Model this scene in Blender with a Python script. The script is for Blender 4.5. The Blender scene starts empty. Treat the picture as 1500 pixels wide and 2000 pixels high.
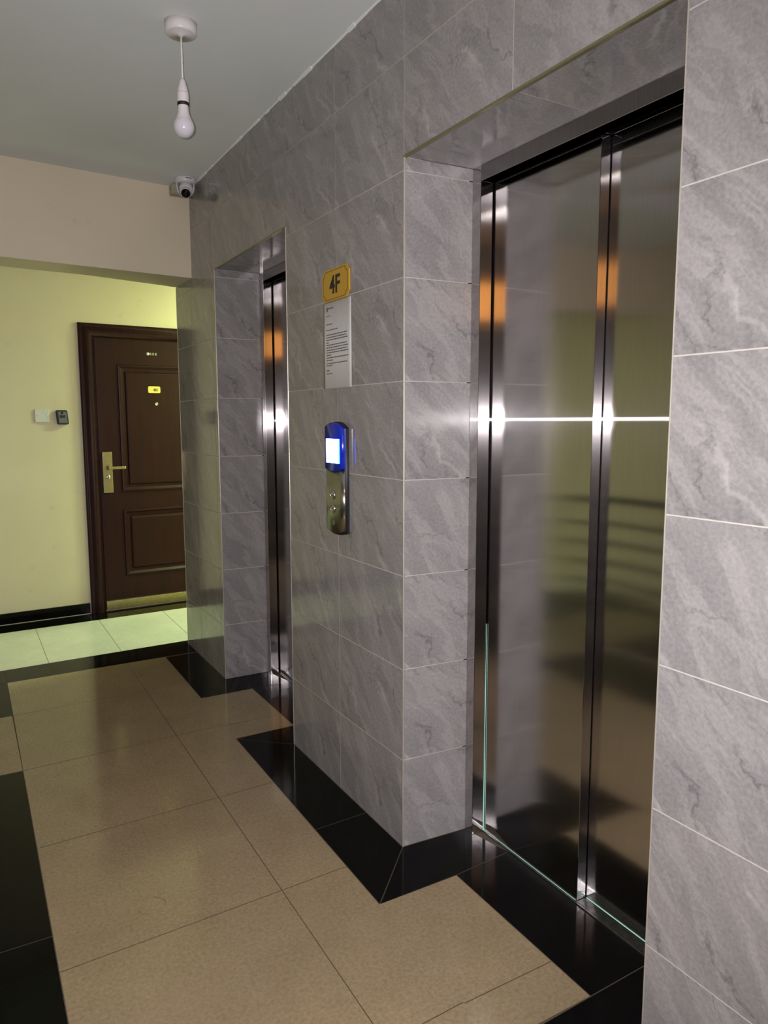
import bpy, bmesh, math, random
from mathutils import Vector, Matrix

# ------------------------------------------------------------------ scene, camera, light
S = bpy.context.scene
COL = S.collection
S.view_settings.view_transform = 'Standard'
S.view_settings.look = 'None'
S.view_settings.gamma = 1.0
S.view_settings.use_curve_mapping = False
S.view_settings.exposure = 0.35

YAW, PITCH, ROLL, FPX = 0.5240, -0.1220, -0.0013, 1439.2
CAM = Vector((-1.1773, 0.0, 1.3757))
H = 2.6266


def make_camera():
    fw = Vector((math.sin(YAW) * math.cos(PITCH), math.cos(YAW) * math.cos(PITCH), math.sin(PITCH)))
    rt = Vector((math.cos(YAW), -math.sin(YAW), 0))
    up = rt.cross(fw)
    c, s = math.cos(ROLL), math.sin(ROLL)
    rt, up = c * rt + s * up, -s * rt + c * up
    cd = bpy.data.cameras.new('camera')
    cd.sensor_fit = 'HORIZONTAL'
    cd.sensor_width = 36.0
    cd.lens = FPX / 1500 * 36.0
    cd.clip_start = 0.02
    co = bpy.data.objects.new('camera', cd)
    COL.objects.link(co)
    M = Matrix((rt, up, -fw)).transposed().to_4x4()
    M.translation = CAM
    co.matrix_world = M
    S.camera = co
    return fw, rt, up


FW, RT, UP = make_camera()

w = bpy.data.worlds.new('world')
S.world = w
w.use_nodes = True
w.node_tree.nodes['Background'].inputs[0].default_value = (0.5, 0.55, 0.6, 1)
w.node_tree.nodes['Background'].inputs[1].default_value = 0.02


def light(name, kind, loc, energy, color, target=None, **kw):
    ld = bpy.data.lights.new(name, kind)
    ld.energy = energy
    ld.color = color
    for k, v in kw.items():
        setattr(ld, k, v)
    lo = bpy.data.objects.new(name, ld)
    COL.objects.link(lo)
    lo.location = loc
    if target is not None:
        lo.rotation_euler = (Vector(target) - Vector(loc)).to_track_quat('-Z', 'Y').to_euler()
    return lo


# the flash lamp of the phone that took the picture, beside its lens
fl = CAM + UP * 0.012 - RT * 0.02
light('phone_flash', 'SPOT', fl, 176.0, (1.0, 0.945, 0.975), target=fl + FW * 3 - RT * 0.5 - UP * .25,
      spot_size=math.radians(140), spot_blend=1.0, shadow_soft_size=0.008)
# overhead panel above the photographer, corridor battens, stairwell light
light('ceiling_panel_light', 'AREA', (-0.93, 0.28, H - 0.05), 2.5, (1.0, 0.97, 1.0), target=(-0.93, 0.28, 0),
      shape='RECTANGLE', size=0.42, size_y=0.50)
light('corridor_light', 'AREA', (1.75, 4.98, H - 0.12), 84.0, (0.79, 1.0, 0.48), target=(1.75, 5.02, 0),
      shape='RECTANGLE', size=1.15, size_y=0.10)


# ------------------------------------------------------------------ materials
def srgb(r, g, b):
    f = lambda c: (c / 255 / 12.92) if c / 255 <= 0.04045 else ((c / 255 + 0.055) / 1.055) ** 2.4
    return (f(r), f(g), f(b), 1)


class NT:
    def __init__(self, name):
        self.m = bpy.data.materials.new(name)
        self.m.use_nodes = True
        self.t = self.m.node_tree
        self.n = self.t.nodes
        self.b = self.n['Principled BSDF']
        self.out = self.n['Material Output']

    def node(self, typ, **kw):
        x = self.n.new(typ)
        for k, v in kw.items():
            if k.startswith('i_'):
                key = k[2:]
                key = int(key) if key.isdigit() else key.replace('_', ' ')
                x.inputs[key].default_value = v
            else:
                setattr(x, k, v)
        return x

    def link(self, a, b):
        self.t.links.new(a, b)

    def math(self, op, a, b=None, clamp=False):
        x = self.n.new('ShaderNodeMath')
        x.operation = op
        x.use_clamp = clamp
        for i, v in enumerate((a, b)):
            if v is None:
                continue
            if isinstance(v, (int, float)):
                x.inputs[i].default_value = v
            else:
                self.link(v, x.inputs[i])
        return x.outputs[0]

    def ramp(self, fac, pts, interp='LINEAR'):
        x = self.n.new('ShaderNodeValToRGB')
        x.color_ramp.interpolation = interp
        e = x.color_ramp.elements
        while len(e) > 1:
            e.remove(e[-1])
        e[0].position = pts[0][0]
        c = pts[0][1]
        e[0].color = c if not isinstance(c, (int, float)) else (c, c, c, 1)
        for p, c in pts[1:]:
            k = e.new(p)
            k.color = c if not isinstance(c, (int, float)) else (c, c, c, 1)
        self.link(fac, x.inputs[0])
        return x.outputs[0]

    def mix(self, fac, a, b, mode='MIX'):
        x = self.n.new('ShaderNodeMix')
        x.data_type = 'RGBA'
        x.blend_type = mode
        for sock, v in ((x.inputs[0], fac), (x.inputs[6], a), (x.inputs[7], b)):
            if isinstance(v, (int, float)):
                sock.default_value = v
            elif isinstance(v, tuple):
                sock.default_value = v
            else:
                self.link(v, sock)
        return x.outputs[2]

    def noise(self, vec, scale, detail=4, rough=0.5, dist=0.0):
        x = self.node('ShaderNodeTexNoise')
        x.inputs['Scale'].default_value = scale
        x.inputs['Detail'].default_value = detail
        x.inputs['Roughness'].default_value = rough
        x.inputs['Distortion'].default_value = dist
        if vec is not None:
            self.link(vec, x.inputs['Vector'])
        return x.outputs[0]

    def mapping(self, vec, loc=(0, 0, 0), rot=(0, 0, 0), scale=(1, 1, 1)):
        x = self.node('ShaderNodeMapping')
        x.inputs['Location'].default_value = loc
        x.inputs['Rotation'].default_value = rot
        x.inputs['Scale'].default_value = scale
        self.link(vec, x.inputs['Vector'])
        return x.outputs[0]

    def bump(self, h, strength, dist=0.01):
        x = self.node('ShaderNodeBump')
        x.inputs['Strength'].default_value = strength
        x.inputs['Distance'].default_value = dist
        self.link(h, x.inputs['Height'])
        self.link(x.outputs[0], self.b.inputs['Normal'])


def plain(name, col, rough=0.5, metal=0.0, var=0.06, vscale=40.0, bump=0.0, coat=0.0, spec=None):
    k = NT(name)
    tc = k.node('ShaderNodeTexCoord')
    nz = k.noise(tc.outputs['Object'], vscale, 5)
    d = tuple(c * (1 - var) for c in col[:3]) + (1,)
    l = tuple(min(1, c * (1 + var)) for c in col[:3]) + (1,)
    k.link(k.ramp(nz, [(0.3, d), (0.7, l)]), k.b.inputs['Base Color'])
    k.b.inputs['Roughness'].default_value = rough
    k.b.inputs['Metallic'].default_value = metal
    k.b.inputs['Coat Weight'].default_value = coat
    if spec is not None:
        k.b.inputs['Specular IOR Level'].default_value = spec
    if bump:
        k.bump(nz, bump, 0.002)
    return k.m


def emit(name, col, strength):
    k = NT(name)
    k.b.inputs['Base Color'].default_value = col
    k.b.inputs['Emission Color'].default_value = col
    k.b.inputs['Emission Strength'].default_value = strength
    return k.m


def marble(name):
    k = NT(name)
    uv = k.node('ShaderNodeUVMap').outputs[0]
    # gentle warp
    wn = k.node('ShaderNodeTexNoise')
    wn.inputs['Scale'].default_value = 3.0
    wn.inputs['Detail'].default_value = 5
    k.link(uv, wn.inputs['Vector'])
    vm = k.node('ShaderNodeVectorMath', operation='MULTIPLY_ADD')
    k.link(wn.outputs['Color'], vm.inputs[0])
    vm.inputs[1].default_value = (0.16, 0.16, 0)
    k.link(uv, vm.inputs[2])
    v = vm.outputs[0]
    vd = k.mapping(v, rot=(0, 0, math.radians(48)), scale=(1.0, 3.4, 1))
    vd = k.mapping(k.mapping(v, rot=(0, 0, math.radians(48))), scale=(1.0, 3.4, 1))
    big = k.noise(vd, 2.4, 8, 0.62)
    mid = k.noise(vd, 4.6, 9, 0.68, 0.35)
    fine = k.noise(uv, 120.0, 4, 0.6)
    base = k.ramp(big, [(0.28, (0.175, 0.168, 0.168, 1)), (0.5, (0.232, 0.220, 0.219, 1)), (0.72, (0.292, 0.275, 0.271, 1))])
    streak = k.ramp(mid, [(0.50, 0.0), (0.57, 0.75), (0.66, 0.25), (0.74, 0.6)])
    base = k.mix(k.math('MULTIPLY', streak, 0.36), base, (0.46, 0.44, 0.43, 1))
    dk = k.ramp(mid, [(0.30, 0.8), (0.40, 0.0)])
    base = k.mix(k.math('MULTIPLY', dk, 0.48), base, (0.135, 0.125, 0.130, 1))
    # long pale veins and thin dark cracks running along the diagonal
    def wave(vec, scale, dist, det, dsc, loc):
        x = k.node('ShaderNodeTexWave')
        x.wave_type = 'BANDS'
        x.bands_direction = 'Y'
        x.inputs['Scale'].default_value = scale
        x.inputs['Distortion'].default_value = dist
        x.inputs['Detail'].default_value = det
        x.inputs['Detail Scale'].default_value = dsc
        x.inputs['Detail Roughness'].default_value = 0.62
        k.link(k.mapping(vec, loc=loc), x.inputs['Vector'])
        return x.outputs['Fac']
    ang = k.mapping(v, rot=(0, 0, math.radians(46)))
    w1 = wave(ang, 1.25, 5.0, 5, 1.3, (0, 0, 0))
    m1 = k.ramp(k.noise(uv, 4.2, 3), [(0.47, 0.0), (0.60, 1.0)])
    l1 = k.math('MULTIPLY', k.ramp(w1, [(0.965, 0.0), (0.988, 0.25), (0.998, 1.0)]), m1)
    base = k.mix(k.math('MULTIPLY', l1, 0.36), base, (0.55, 0.53, 0.51, 1))
    ang2 = k.mapping(v, rot=(0, 0, math.radians(57)))
    w2 = wave(ang2, 1.7, 7.0, 6, 1.6, (1.7, 3.1, 0))
    m2 = k.ramp(k.noise(k.mapping(uv, loc=(3, 5, 0)), 4.6, 3), [(0.47, 0.0), (0.56, 1.0)])
    l2 = k.math('MULTIPLY', k.ramp(w2, [(0.980, 0.0), (0.9965, 0.45), (1.0, 1.0)]), m2)
    base = k.mix(k.math('MULTIPLY', l2, 0.62), base, (0.080, 0.073, 0.075, 1))
    ang3 = k.mapping(v, rot=(0, 0, math.radians(18)))
    w3 = wave(ang3, 1.3, 9.0, 6, 1.8, (5.7, 1.1, 0))
    m3 = k.ramp(k.noise(k.mapping(uv, loc=(8, 2, 0)), 3.6, 3), [(0.52, 0.0), (0.60, 1.0)])
    l3 = k.math('MULTIPLY', k.ramp(w3, [(0.988, 0.0), (0.998, 0.5), (1.0, 1.0)]), m3)
    base = k.mix(k.math('MULTIPLY', l3, 0.45), base, (0.095, 0.087, 0.088, 1))
    base = k.mix(0.20, base, k.ramp(fine, [(0.3, 0.10), (0.7, 0.45)]))
    k.link(base, k.b.inputs['Base Color'])
    k.link(k.ramp(big, [(0.3, 0.085), (0.7, 0.13)]), k.b.inputs['Roughness'])
    k.b.inputs['IOR'].default_value = 1.52
    k.bump(k.noise(uv, 5.0, 2), 0.06, 0.01)
    return k.m


def floor_tile(name, a, b, rough, speck, grain=1.0):
    k = NT(name)
    tc = k.node('ShaderNodeTexCoord').outputs['Object']
    n1 = k.noise(tc, 7.0 * grain, 8, 0.65)
    n2 = k.noise(tc, 60.0 * grain, 6, 0.7, 0.8)
    base = k.ramp(n1, [(0.3, a), (0.7, b)])
    base = k.mix(speck, base, k.ramp(n2, [(0.35, tuple(c * .6 for c in a[:3]) + (1,)), (0.65, tuple(min(1, c * 1.35) for c in b[:3]) + (1,))]))
    k.link(base, k.b.inputs['Base Color'])
    k.link(k.ramp(n1, [(0.3, rough), (0.7, rough * 1.5)]), k.b.inputs['Roughness'])
    k.bump(n1, 0.02, 0.01)
    if rough < 0.1:
        k.b.inputs['IOR'].default_value = 1.2
    return k.m


def beige_floor():
    k = NT('beige_polished_tile')
    tc = k.node('ShaderNodeTexCoord').outputs['Object']
    n1 = k.noise(tc, 5.0, 8, 0.7)
    n2 = k.noise(tc, 95.0, 7, 0.72, 0.15)
    n3 = k.noise(tc, 1.6, 3, 0.5)
    a, b = (0.255, 0.190, 0.105, 1), (0.335, 0.255, 0.150, 1)
    base = k.ramp(n1, [(0.3, a), (0.7, b)])
    base = k.mix(0.38, base, k.ramp(n2, [(0.38, (0.16, 0.118, 0.068, 1)), (0.62, (0.38, 0.30, 0.19, 1))]))
    base = k.mix(k.ramp(n3, [(0.42, 0.0), (0.62, 0.22)]), base, (0.20, 0.150, 0.095, 1))
    # faint dried ring left by a bucket or cup
    sx = k.node('ShaderNodeSeparateXYZ')
    k.link(tc, sx.inputs[0])
    dx = k.math('SUBTRACT', sx.outputs[0], -0.775)
    dy = k.math('SUBTRACT', sx.outputs[1], 2.03)
    r = k.math('SQRT', k.math('ADD', k.math('MULTIPLY', dx, dx), k.math('MULTIPLY', dy, dy)))
    ring = k.ramp(k.math('ABSOLUTE', k.math('SUBTRACT', r, 0.038)), [(0.0, 1.0), (0.004, 0.0)])
    ring = k.math('MULTIPLY', ring, k.ramp(k.noise(tc, 14.0, 2), [(0.45, 0.0), (0.6, 0.6)]))
    base = k.mix(ring, base, (0.12, 0.09, 0.06, 1))
    k.link(base, k.b.inputs['Base Color'])
    k.link(k.ramp(n1, [(0.3, 0.08), (0.7, 0.13)]), k.b.inputs['Roughness'])
    k.bump(n2, 0.015, 0.004)
    return k.m


def steel(name, base=(0.56, 0.535, 0.535, 1), r1=0.105, a1=0.70, r2=0.125, streak=0.05, r3=0.24, s3=0.05):
    """vertically brushed steel: every lobe is widened sideways, across the brush lines"""
    k = NT(name)
    tc = k.node('ShaderNodeTexCoord').outputs['Object']
    br = k.noise(k.mapping(tc, scale=(700, 700, 5)), 1.0, 3)
    col = k.mix(0.12, base, k.ramp(br, [(0.35, 0.30), (0.65, 0.75)]))
    tg = k.node('ShaderNodeCombineXYZ')
    tg.inputs[2].default_value = 1.0
    last = None
    for r, an, wgt in ((r1, a1, 1.0), (r2, 0.97, streak), (r3, 0.25, s3)):
        g = k.node('ShaderNodeBsdfAnisotropic')
        k.link(col, g.inputs['Color'])
        g.inputs['Roughness'].default_value = r
        g.inputs['Anisotropy'].default_value = an
        g.inputs['Rotation'].default_value = 0.0
        k.link(tg.outputs[0], g.inputs['Tangent'])
        if last is None:
            last = g.outputs[0]
        else:
            mx = k.node('ShaderNodeMixShader')
            mx.inputs[0].default_value = wgt
            k.link(last, mx.inputs[1])
            k.link(g.outputs[0], mx.inputs[2])
            last = mx.outputs[0]
    k.link(last, k.out.inputs['Surface'])
    return k.m


def paint(name, col, rough=0.55, stain=0.0):
    k = NT(name)
    tc = k.node('ShaderNodeTexCoord').outputs['Object']
    n1 = k.noise(tc, 1.4, 4)
    n2 = k.noise(tc, 45.0, 5, 0.6)
    a = tuple(c * 0.94 for c in col[:3]) + (1,)
    b = tuple(min(1, c * 1.05) for c in col[:3]) + (1,)
    base = k.ramp(n1, [(0.3, a), (0.7, b)])
    if stain:
        st = k.ramp(k.noise(k.mapping(tc, loc=(4, 2, 1)), 6.0, 6, 0.7), [(0.63, 0.0), (0.70, stain)])
        base = k.mix(st, base, tuple(c * 0.6 for c in col[:3]) + (1,))
    k.link(base, k.b.inputs['Base Color'])
    k.b.inputs['Roughness'].default_value = rough
    k.bump(n2, 0.10, 0.003)
    return k.m


def walnut():
    k = NT('dark_brown_door_skin')
    tc = k.node('ShaderNodeTexCoord').outputs['Object']
    g = k.noise(k.mapping(tc, scale=(34, 34, 2.2)), 1.0, 8, 0.65, 0.4)
    base = k.ramp(g, [(0.3, (0.017, 0.0045, 0.0048, 1)), (0.55, (0.025, 0.0062, 0.0066, 1)), (0.75, (0.033, 0.0085, 0.0085, 1))])
    k.link(base, k.b.inputs['Base Color'])
    k.b.inputs['Roughness'].default_value = 0.40
    k.b.inputs['Specular IOR Level'].default_value = 0.2
    k.bump(g, 0.05, 0.002)
    return k.m


M_TILE = marble('grey_marble_tile')
M_GROUT = plain('pale_grout', (0.50, 0.47, 0.43, 1), 0.8, bump=0.2)
M_BEIGE = beige_floor()
M_BLACK = floor_tile('black_polished_granite', (0.0030, 0.0027, 0.0028, 1), (0.0045, 0.0042, 0.0042, 1), 0.07, 0.35)
M_PALE = floor_tile('pale_polished_tile', (0.60, 0.61, 0.58, 1), (0.70, 0.71, 0.68, 1), 0.14, 0.10, 0.5)
M_FGROUT = plain('brown_floor_grout', (0.085, 0.062, 0.040, 1), 0.8)
M_STEEL = steel('brushed_steel')
M_STEELC = steel('brushed_steel_casing', (0.56, 0.53, 0.53, 1), 0.10, 0.6)
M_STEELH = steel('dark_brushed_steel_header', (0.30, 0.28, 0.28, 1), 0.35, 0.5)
M_SILL = plain('worn_aluminium_sill', (0.20, 0.21, 0.21, 1), 0.28, 1.0, 0.25, 60)
M_TRIM = plain('champagne_metal_corner_strip', (0.56, 0.53, 0.46, 1), 0.33, 0.55, 0.05)
M_OLIVE = plain('tarnished_brass_strip', (0.30, 0.28, 0.16, 1), 0.30, 0.8, 0.05)
M_CREAM = paint('cream_wall_paint', (0.66, 0.585, 0.44, 1), 0.42, 0.25)
M_CEIL = paint('white_ceiling_paint', (0.74, 0.78, 0.78, 1), 0.7)
M_WOOD = walnut()
M_DARK = plain('matt_black', (0.006, 0.006, 0.006, 1), 0.6)
M_WHITE = plain('white_plastic', (0.68, 0.66, 0.66, 1), 0.35, var=0.02)
M_CORD = plain('white_flex', (0.72, 0.70, 0.68, 1), 0.5, var=0.02)
M_CAMW = plain('camera_white_plastic', (0.60, 0.59, 0.60, 1), 0.35, var=0.03)
M_BOX = plain('aged_cream_plastic', (0.36, 0.33, 0.25, 1), 0.5, var=0.05)
M_LENS = plain('black_gloss_glass', (0.004, 0.004, 0.004, 1), 0.05)
M_BRASS = plain('aged_brass', (0.46, 0.38, 0.20, 1), 0.32, 0.9, 0.12)
M_CHROME = plain('chrome', (0.62, 0.62, 0.62, 1), 0.12, 1.0, 0.02)
M_GOLD = plain('gold_sign_plate', (0.56, 0.34, 0.035, 1), 0.38, 0.25, 0.12, 260)
M_GOLDL = plain('brown_engraved_line', (0.15, 0.055, 0.012, 1), 0.5)
M_INK = plain('black_ink', (0.010, 0.009, 0.009, 1), 0.5)
M_PRINT = plain('grey_print', (0.085, 0.085, 0.085, 1), 0.6)
M_PAPER = plain('white_paper', (0.60, 0.60, 0.58, 1), 0.7, var=0.02)
M_YEL = plain('yellow_number_plate', (0.80, 0.66, 0.16, 1), 0.4, var=0.03)
M_YINK = plain('olive_ink', (0.12, 0.11, 0.01, 1), 0.5)
M_SAFE = plain('grey_key_safe_cover', (0.12, 0.13, 0.13, 1), 0.4, 0.2)
M_SILV = plain('silver_letters', (0.75, 0.75, 0.72, 1), 0.3, 0.5)
M_PANELS = steel('brushed_steel_panel', (0.42, 0.41, 0.34, 1), 0.26, 0.4, 0.2, 0.0, 0.3, 0.0)
M_BLUE = plain('plastic_with_painted_blue_glow', (0.004, 0.022, 0.42, 1), 0.22, var=0.02)  # blue glow of the display put into the housing colour
M_BLACKP = plain('black_plastic_housing', (0.007, 0.007, 0.010, 1), 0.5)
M_RAIL = plain('dark_painted_rail_metal', (0.015, 0.015, 0.015, 1), 0.3, 0.3)
M_SCREEN = emit('white_blue_backlight', (0.62, 0.84, 1.0, 1), 9.0)
M_SCREENE = emit('added_blue_edge_glow', (0.01, 0.10, 1.0, 1), 8.0)  # emissive sides added to throw a blue halo around the display
M_LAMPPANEL = emit('lit_diffuser', (1.0, 0.94, 0.92, 1), 2.6)
M_TEAL = emit('teal_strip_imitating_car_light', (0.45, 0.76, 0.64, 1), 0.30)  # self-lit colour of the strips that imitate car light
M_TUBE = emit('lit_green_white_tube', (0.88, 1.0, 0.45, 1), 3.0)
M_ORANGE = emit('warm_lit_transom_glass', (1.0, 0.42, 0.09, 1), 2.6)


def bulb_mat():
    k = NT('frosted_bulb_glass')
    k.b.inputs['Base Color'].default_value = (0.62, 0.61, 0.66, 1)
    k.b.inputs['Roughness'].default_value = 0.18
    k.b.inputs['Subsurface Weight'].default_value = 0.3
    k.b.inputs['Subsurface Radius'].default_value = (0.02, 0.02, 0.02)
    return k.m


M_BULB = bulb_mat()


# ------------------------------------------------------------------ mesh helpers
class MB:
    def __init__(self):
        self.bm = bmesh.new()
        self.uv = self.bm.loops.layers.uv.new('UVMap')

    def face(self, pts, mi=0, uvs=None, smooth=False):
        vs = [self.bm.verts.new(p) for p in pts]
        f = self.bm.faces.new(vs)
        f.material_index = mi
        f.smooth = smooth
        if uvs:
            for l, q in zip(f.loops, uvs):
                l[self.uv].uv = q
        return f

    def box(self, a, b, mi=0, bev=0.0, seg=2):
        x0, y0, z0 = [min(p, q) for p, q in zip(a, b)]
        x1, y1, z1 = [max(p, q) for p, q in zip(a, b)]
        vs = [self.bm.verts.new(p) for p in
              [(x0, y0, z0), (x1, y0, z0), (x1, y1, z0), (x0, y1, z0), (x0, y0, z1), (x1, y0, z1), (x1, y1, z1), (x0, y1, z1)]]
        fs = [self.bm.faces.new([vs[i] for i in q]) for q in
              [(3, 2, 1, 0), (4, 5, 6, 7), (0, 1, 5, 4), (1, 2, 6, 5), (2, 3, 7, 6), (3, 0, 4, 7)]]
        for f in fs:
            f.material_index = mi
        if bev:
            es = list({e for f in fs for e in f.edges})
            bmesh.ops.bevel(self.bm, geom=es, offset=bev, segments=seg, profile=0.5, affect='EDGES')
        return self

    def prism(self, poly, ax, a, b, mi=0, bev=0.0):
        """poly: 2-D outline in the two other axes, extruded along axis ax from a to b"""
        def P(p, t):
            q = list(p)
            q.insert(ax, t)
            return q
        lo = [self.bm.verts.new(P(p, a)) for p in poly]
        hi = [self.bm.verts.new(P(p, b)) for p in poly]
        n = len(poly)
        fs = [self.bm.faces.new(lo), self.bm.faces.new(list(reversed(hi)))]
        for i in range(n):
            fs.append(self.bm.faces.new([lo[i], hi[i], hi[(i + 1) % n], lo[(i + 1) % n]]))
        for f in fs:
            f.material_index = mi
        if bev:
            es = [e for e in fs[0].edges] + [e for e in fs[1].edges]
            bmesh.ops.bevel(self.bm, geom=es, offset=bev, segments=2, profile=0.5, affect='EDGES')
        return self

    def lathe(self, prof, c=(0, 0, 0), axis=(0, 0, 1), seg=32, mi=0, smooth=True):
        """prof: list of (radius, height) along axis"""
        ax = Vector(axis).normalized()
        t = ax.orthogonal().normalized()
        s = ax.cross(t)
        c = Vector(c)
        rings = []
        for r, h in prof:
            if r < 1e-6:
                rings.append([self.bm.verts.new(c + ax * h)])
            else:
                rings.append([self.bm.verts.new(c + ax * h + (t * math.cos(2 * math.pi * i / seg) + s * math.sin(2 * math.pi * i / seg)) * r)
                              for i in range(seg)])
        for A, B in zip(rings, rings[1:]):
            for i in range(seg):
                j = (i + 1) % seg
                if len(A) == 1 and len(B) == 1:
                    continue
                if len(A) == 1:
                    q = [A[0], B[j], B[i]]
                elif len(B) == 1:
                    q = [A[i], A[j], B[0]]
                else:
                    q = [A[i], A[j], B[j], B[i]]
                f = self.bm.faces.new(q)
                f.material_index = mi
                f.smooth = smooth
        return self

    def tube(self, pts, r, seg=10, mi=0):
        pts = [Vector(p) for p in pts]
        rings = []
        for i, p in enumerate(pts):
            d = (pts[min(i + 1, len(pts) - 1)] - pts[max(i - 1, 0)]).normalized()
            t = d.orthogonal().normalized() if i == 0 else (T - d * T.dot(d)).normalized()
            T = t
            s = d.cross(t)
            rings.append([self.bm.verts.new(p + (t * math.cos(2 * math.pi * k / seg) + s * math.sin(2 * math.pi * k / seg)) * r) for k in range(seg)])
        for A, B in zip(rings, rings[1:]):
            for i in range(seg):
                f = self.bm.faces.new([A[i], A[(i + 1) % seg], B[(i + 1) % seg], B[i]])
                f.smooth = True
                f.material_index = mi
        self.bm.faces.new(list(reversed(rings[0]))).material_index = mi
        self.bm.faces.new(rings[-1]).material_index = mi
        return self

    def build(self, name, mats, parent=None, loc=(0, 0, 0), fix=True, mat=None):
        if fix:
            bmesh.ops.recalc_face_normals(self.bm, faces=self.bm.faces)
        if mat is not None:
            self.bm.transform(mat)
        me = bpy.data.meshes.new(name)
        self.bm.to_mesh(me)
        self.bm.free()
        if not isinstance(mats, (list, tuple)):
            mats = [mats]
        for m in mats:
            me.materials.append(m)
        o = bpy.data.objects.new(name, me)
        COL.objects.link(o)
        if parent is not None:
            o.parent = parent
            o.location = -parent.location if loc == (0, 0, 0) else loc
        return o


def structure(o, label=None, cat=None):
    o['kind'] = 'structure'
    if label:
        o['label'] = label
    if cat:
        o['category'] = cat
    return o


def thing(name, label, cat, loc=(0, 0, 0), group=None):
    o = bpy.data.objects.new(name, None)
    o.empty_display_size = 0.05
    COL.objects.link(o)
    o.location = loc
    o['label'] = label
    o['category'] = cat
    if group:
        o['group'] = group
    return o


def text_mesh(name, body, mat, origin, ux, uy, height, depth=0.001, bold=0.0, xs=1.0, parent=None):
    """flat raised lettering centred on origin, reading along ux, up along uy"""
    cu = bpy.data.curves.new(name, 'FONT')
    cu.body = body
    cu.align_x = 'CENTER'
    cu.align_y = 'CENTER'
    cu.offset = bold
    cu.extrude = 0.02
    tmp = bpy.data.objects.new(name, cu)
    COL.objects.link(tmp)
    dg = bpy.context.evaluated_depsgraph_get()
    me = bpy.data.meshes.new_from_object(tmp.evaluated_get(dg))
    bpy.data.objects.remove(tmp)
    bpy.data.curves.remove(cu)
    ys = [v.co.y for v in me.vertices]
    xsn = [v.co.x for v in me.vertices]
    s = height / (max(ys) - min(ys))
    cy_, cx_ = (max(ys) + min(ys)) / 2, (max(xsn) + min(xsn)) / 2
    ux, uy = Vector(ux).normalized(), Vector(uy).normalized()
    n = ux.cross(uy)
    for v in me.vertices:
        c = v.co
        v.co = Vector(origin) + ux * ((c.x - cx_) * s * xs) + uy * ((c.y - cy_) * s) + n * (depth * (0.5 + c.z / 0.04))
    me.materials.clear()
    me.materials.append(mat)
    o = bpy.data.objects.new(name, me)
    COL.objects.link(o)
    if parent is not None:
        o.parent = parent
        pl = parent.location.copy()
        if parent.parent is not None:
            pl = pl + parent.parent.location
        o.location = -pl
    return o


# ------------------------------------------------------------------ key dimensions of the lobby
YA, YB = 1.9185, 0.9501         # near lift recess
YC, YD = 2.8119, 3.7456         # far lift recess
YF = 4.485                      # end of the tiled wall
HD = 2.1400                     # recess head
ROWS = [0.0, 0.2965, 0.597, 0.8976, 1.1972, 1.497, 1.8007, 2.1022, 2.4123, H]
JX = 0.2425
YBACK = -0.85
random.seed(4)
PRINTS = [(random.random() * 5, random.random() * 5) for _ in range(5)]


def tiles(mb, P, us, vs, holes=(), gap=0.0028, seed=0, uoff=0.0, mi=0):
    """lay a grid of tiles; P(u, v) gives the 3-D point; holes are (u0, u1, v0, v1)"""
    rnd = random.Random(seed)
    for i in range(len(us) - 1):
        for j in range(len(vs) - 1):
            u0, u1, v0, v1 = us[i], us[i + 1], vs[j], vs[j + 1]
            off = PRINTS[rnd.randrange(len(PRINTS))]
            g = gap / 2
            cu = sorted({u0, u1} | {h[k] for h in holes for k in (0, 1) if u0 < h[k] < u1})
            cv = sorted({v0, v1} | {h[k] for h in holes for k in (2, 3) if v0 < h[k] < v1})
            for a0, a1 in zip(cu, cu[1:]):
                for b0, b1 in zip(cv, cv[1:]):
                    mu, mv = (a0 + a1) / 2, (b0 + b1) / 2
                    if any(h[0] < mu < h[1] and h[2] < mv < h[3] for h in holes):
                        continue
                    A0 = a0 + (g if a0 == u0 else 0)
                    A1 = a1 - (g if a1 == u1 else 0)
                    B0 = b0 + (g if b0 == v0 else 0)
                    B1 = b1 - (g if b1 == v1 else 0)
                    q = [(A0, B0), (A1, B0), (A1, B1), (A0, B1)]
                    mb.face([P(*p) for p in q], mi, [(p[0] - u0 + off[0], p[1] - v0 + off[1]) for p in q])


# ---- tiled lift wall: solid core plus tile faces
wr = MB()
G = 0.0012
CB = 0.236
for y0, y1 in ((YBACK, YB), (YA, YC), (YD, YF)):
    wr.box((G, y0 + G, 0), (CB, y1 - G, H), 1)
for y0, y1 in ((YB, YA), (YC, YD)):
    wr.box((G, y0 - G, HD + G), (CB, y1 + G, H), 1)
U = lambda y: -y
ylines = [YF, 4.175, 3.795, 3.33, YC, 2.366, YA, 1.4337, YB, 0.465, -0.02, -0.5, YBACK]
us = [U(y) for y in ylines]
tiles(wr, lambda u, v: (0, -u, v), us, ROWS, [(U(YA), U(YB), -1, HD), (U(YD), U(YC), -1, HD)], seed=11)


def jamb(y_front, y_back, sgn, depth, seed):
    # side lining of a recess; sgn -1 faces the camera (-Y)
    vs = [r for r in ROWS if r < HD - 0.01] + [HD]
    def P(u, v):
        t = u / depth
        return (u, y_front + (y_back - y_front) * t, v)
    tiles(wr, P, [0.0, depth], vs, seed=seed)


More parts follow.
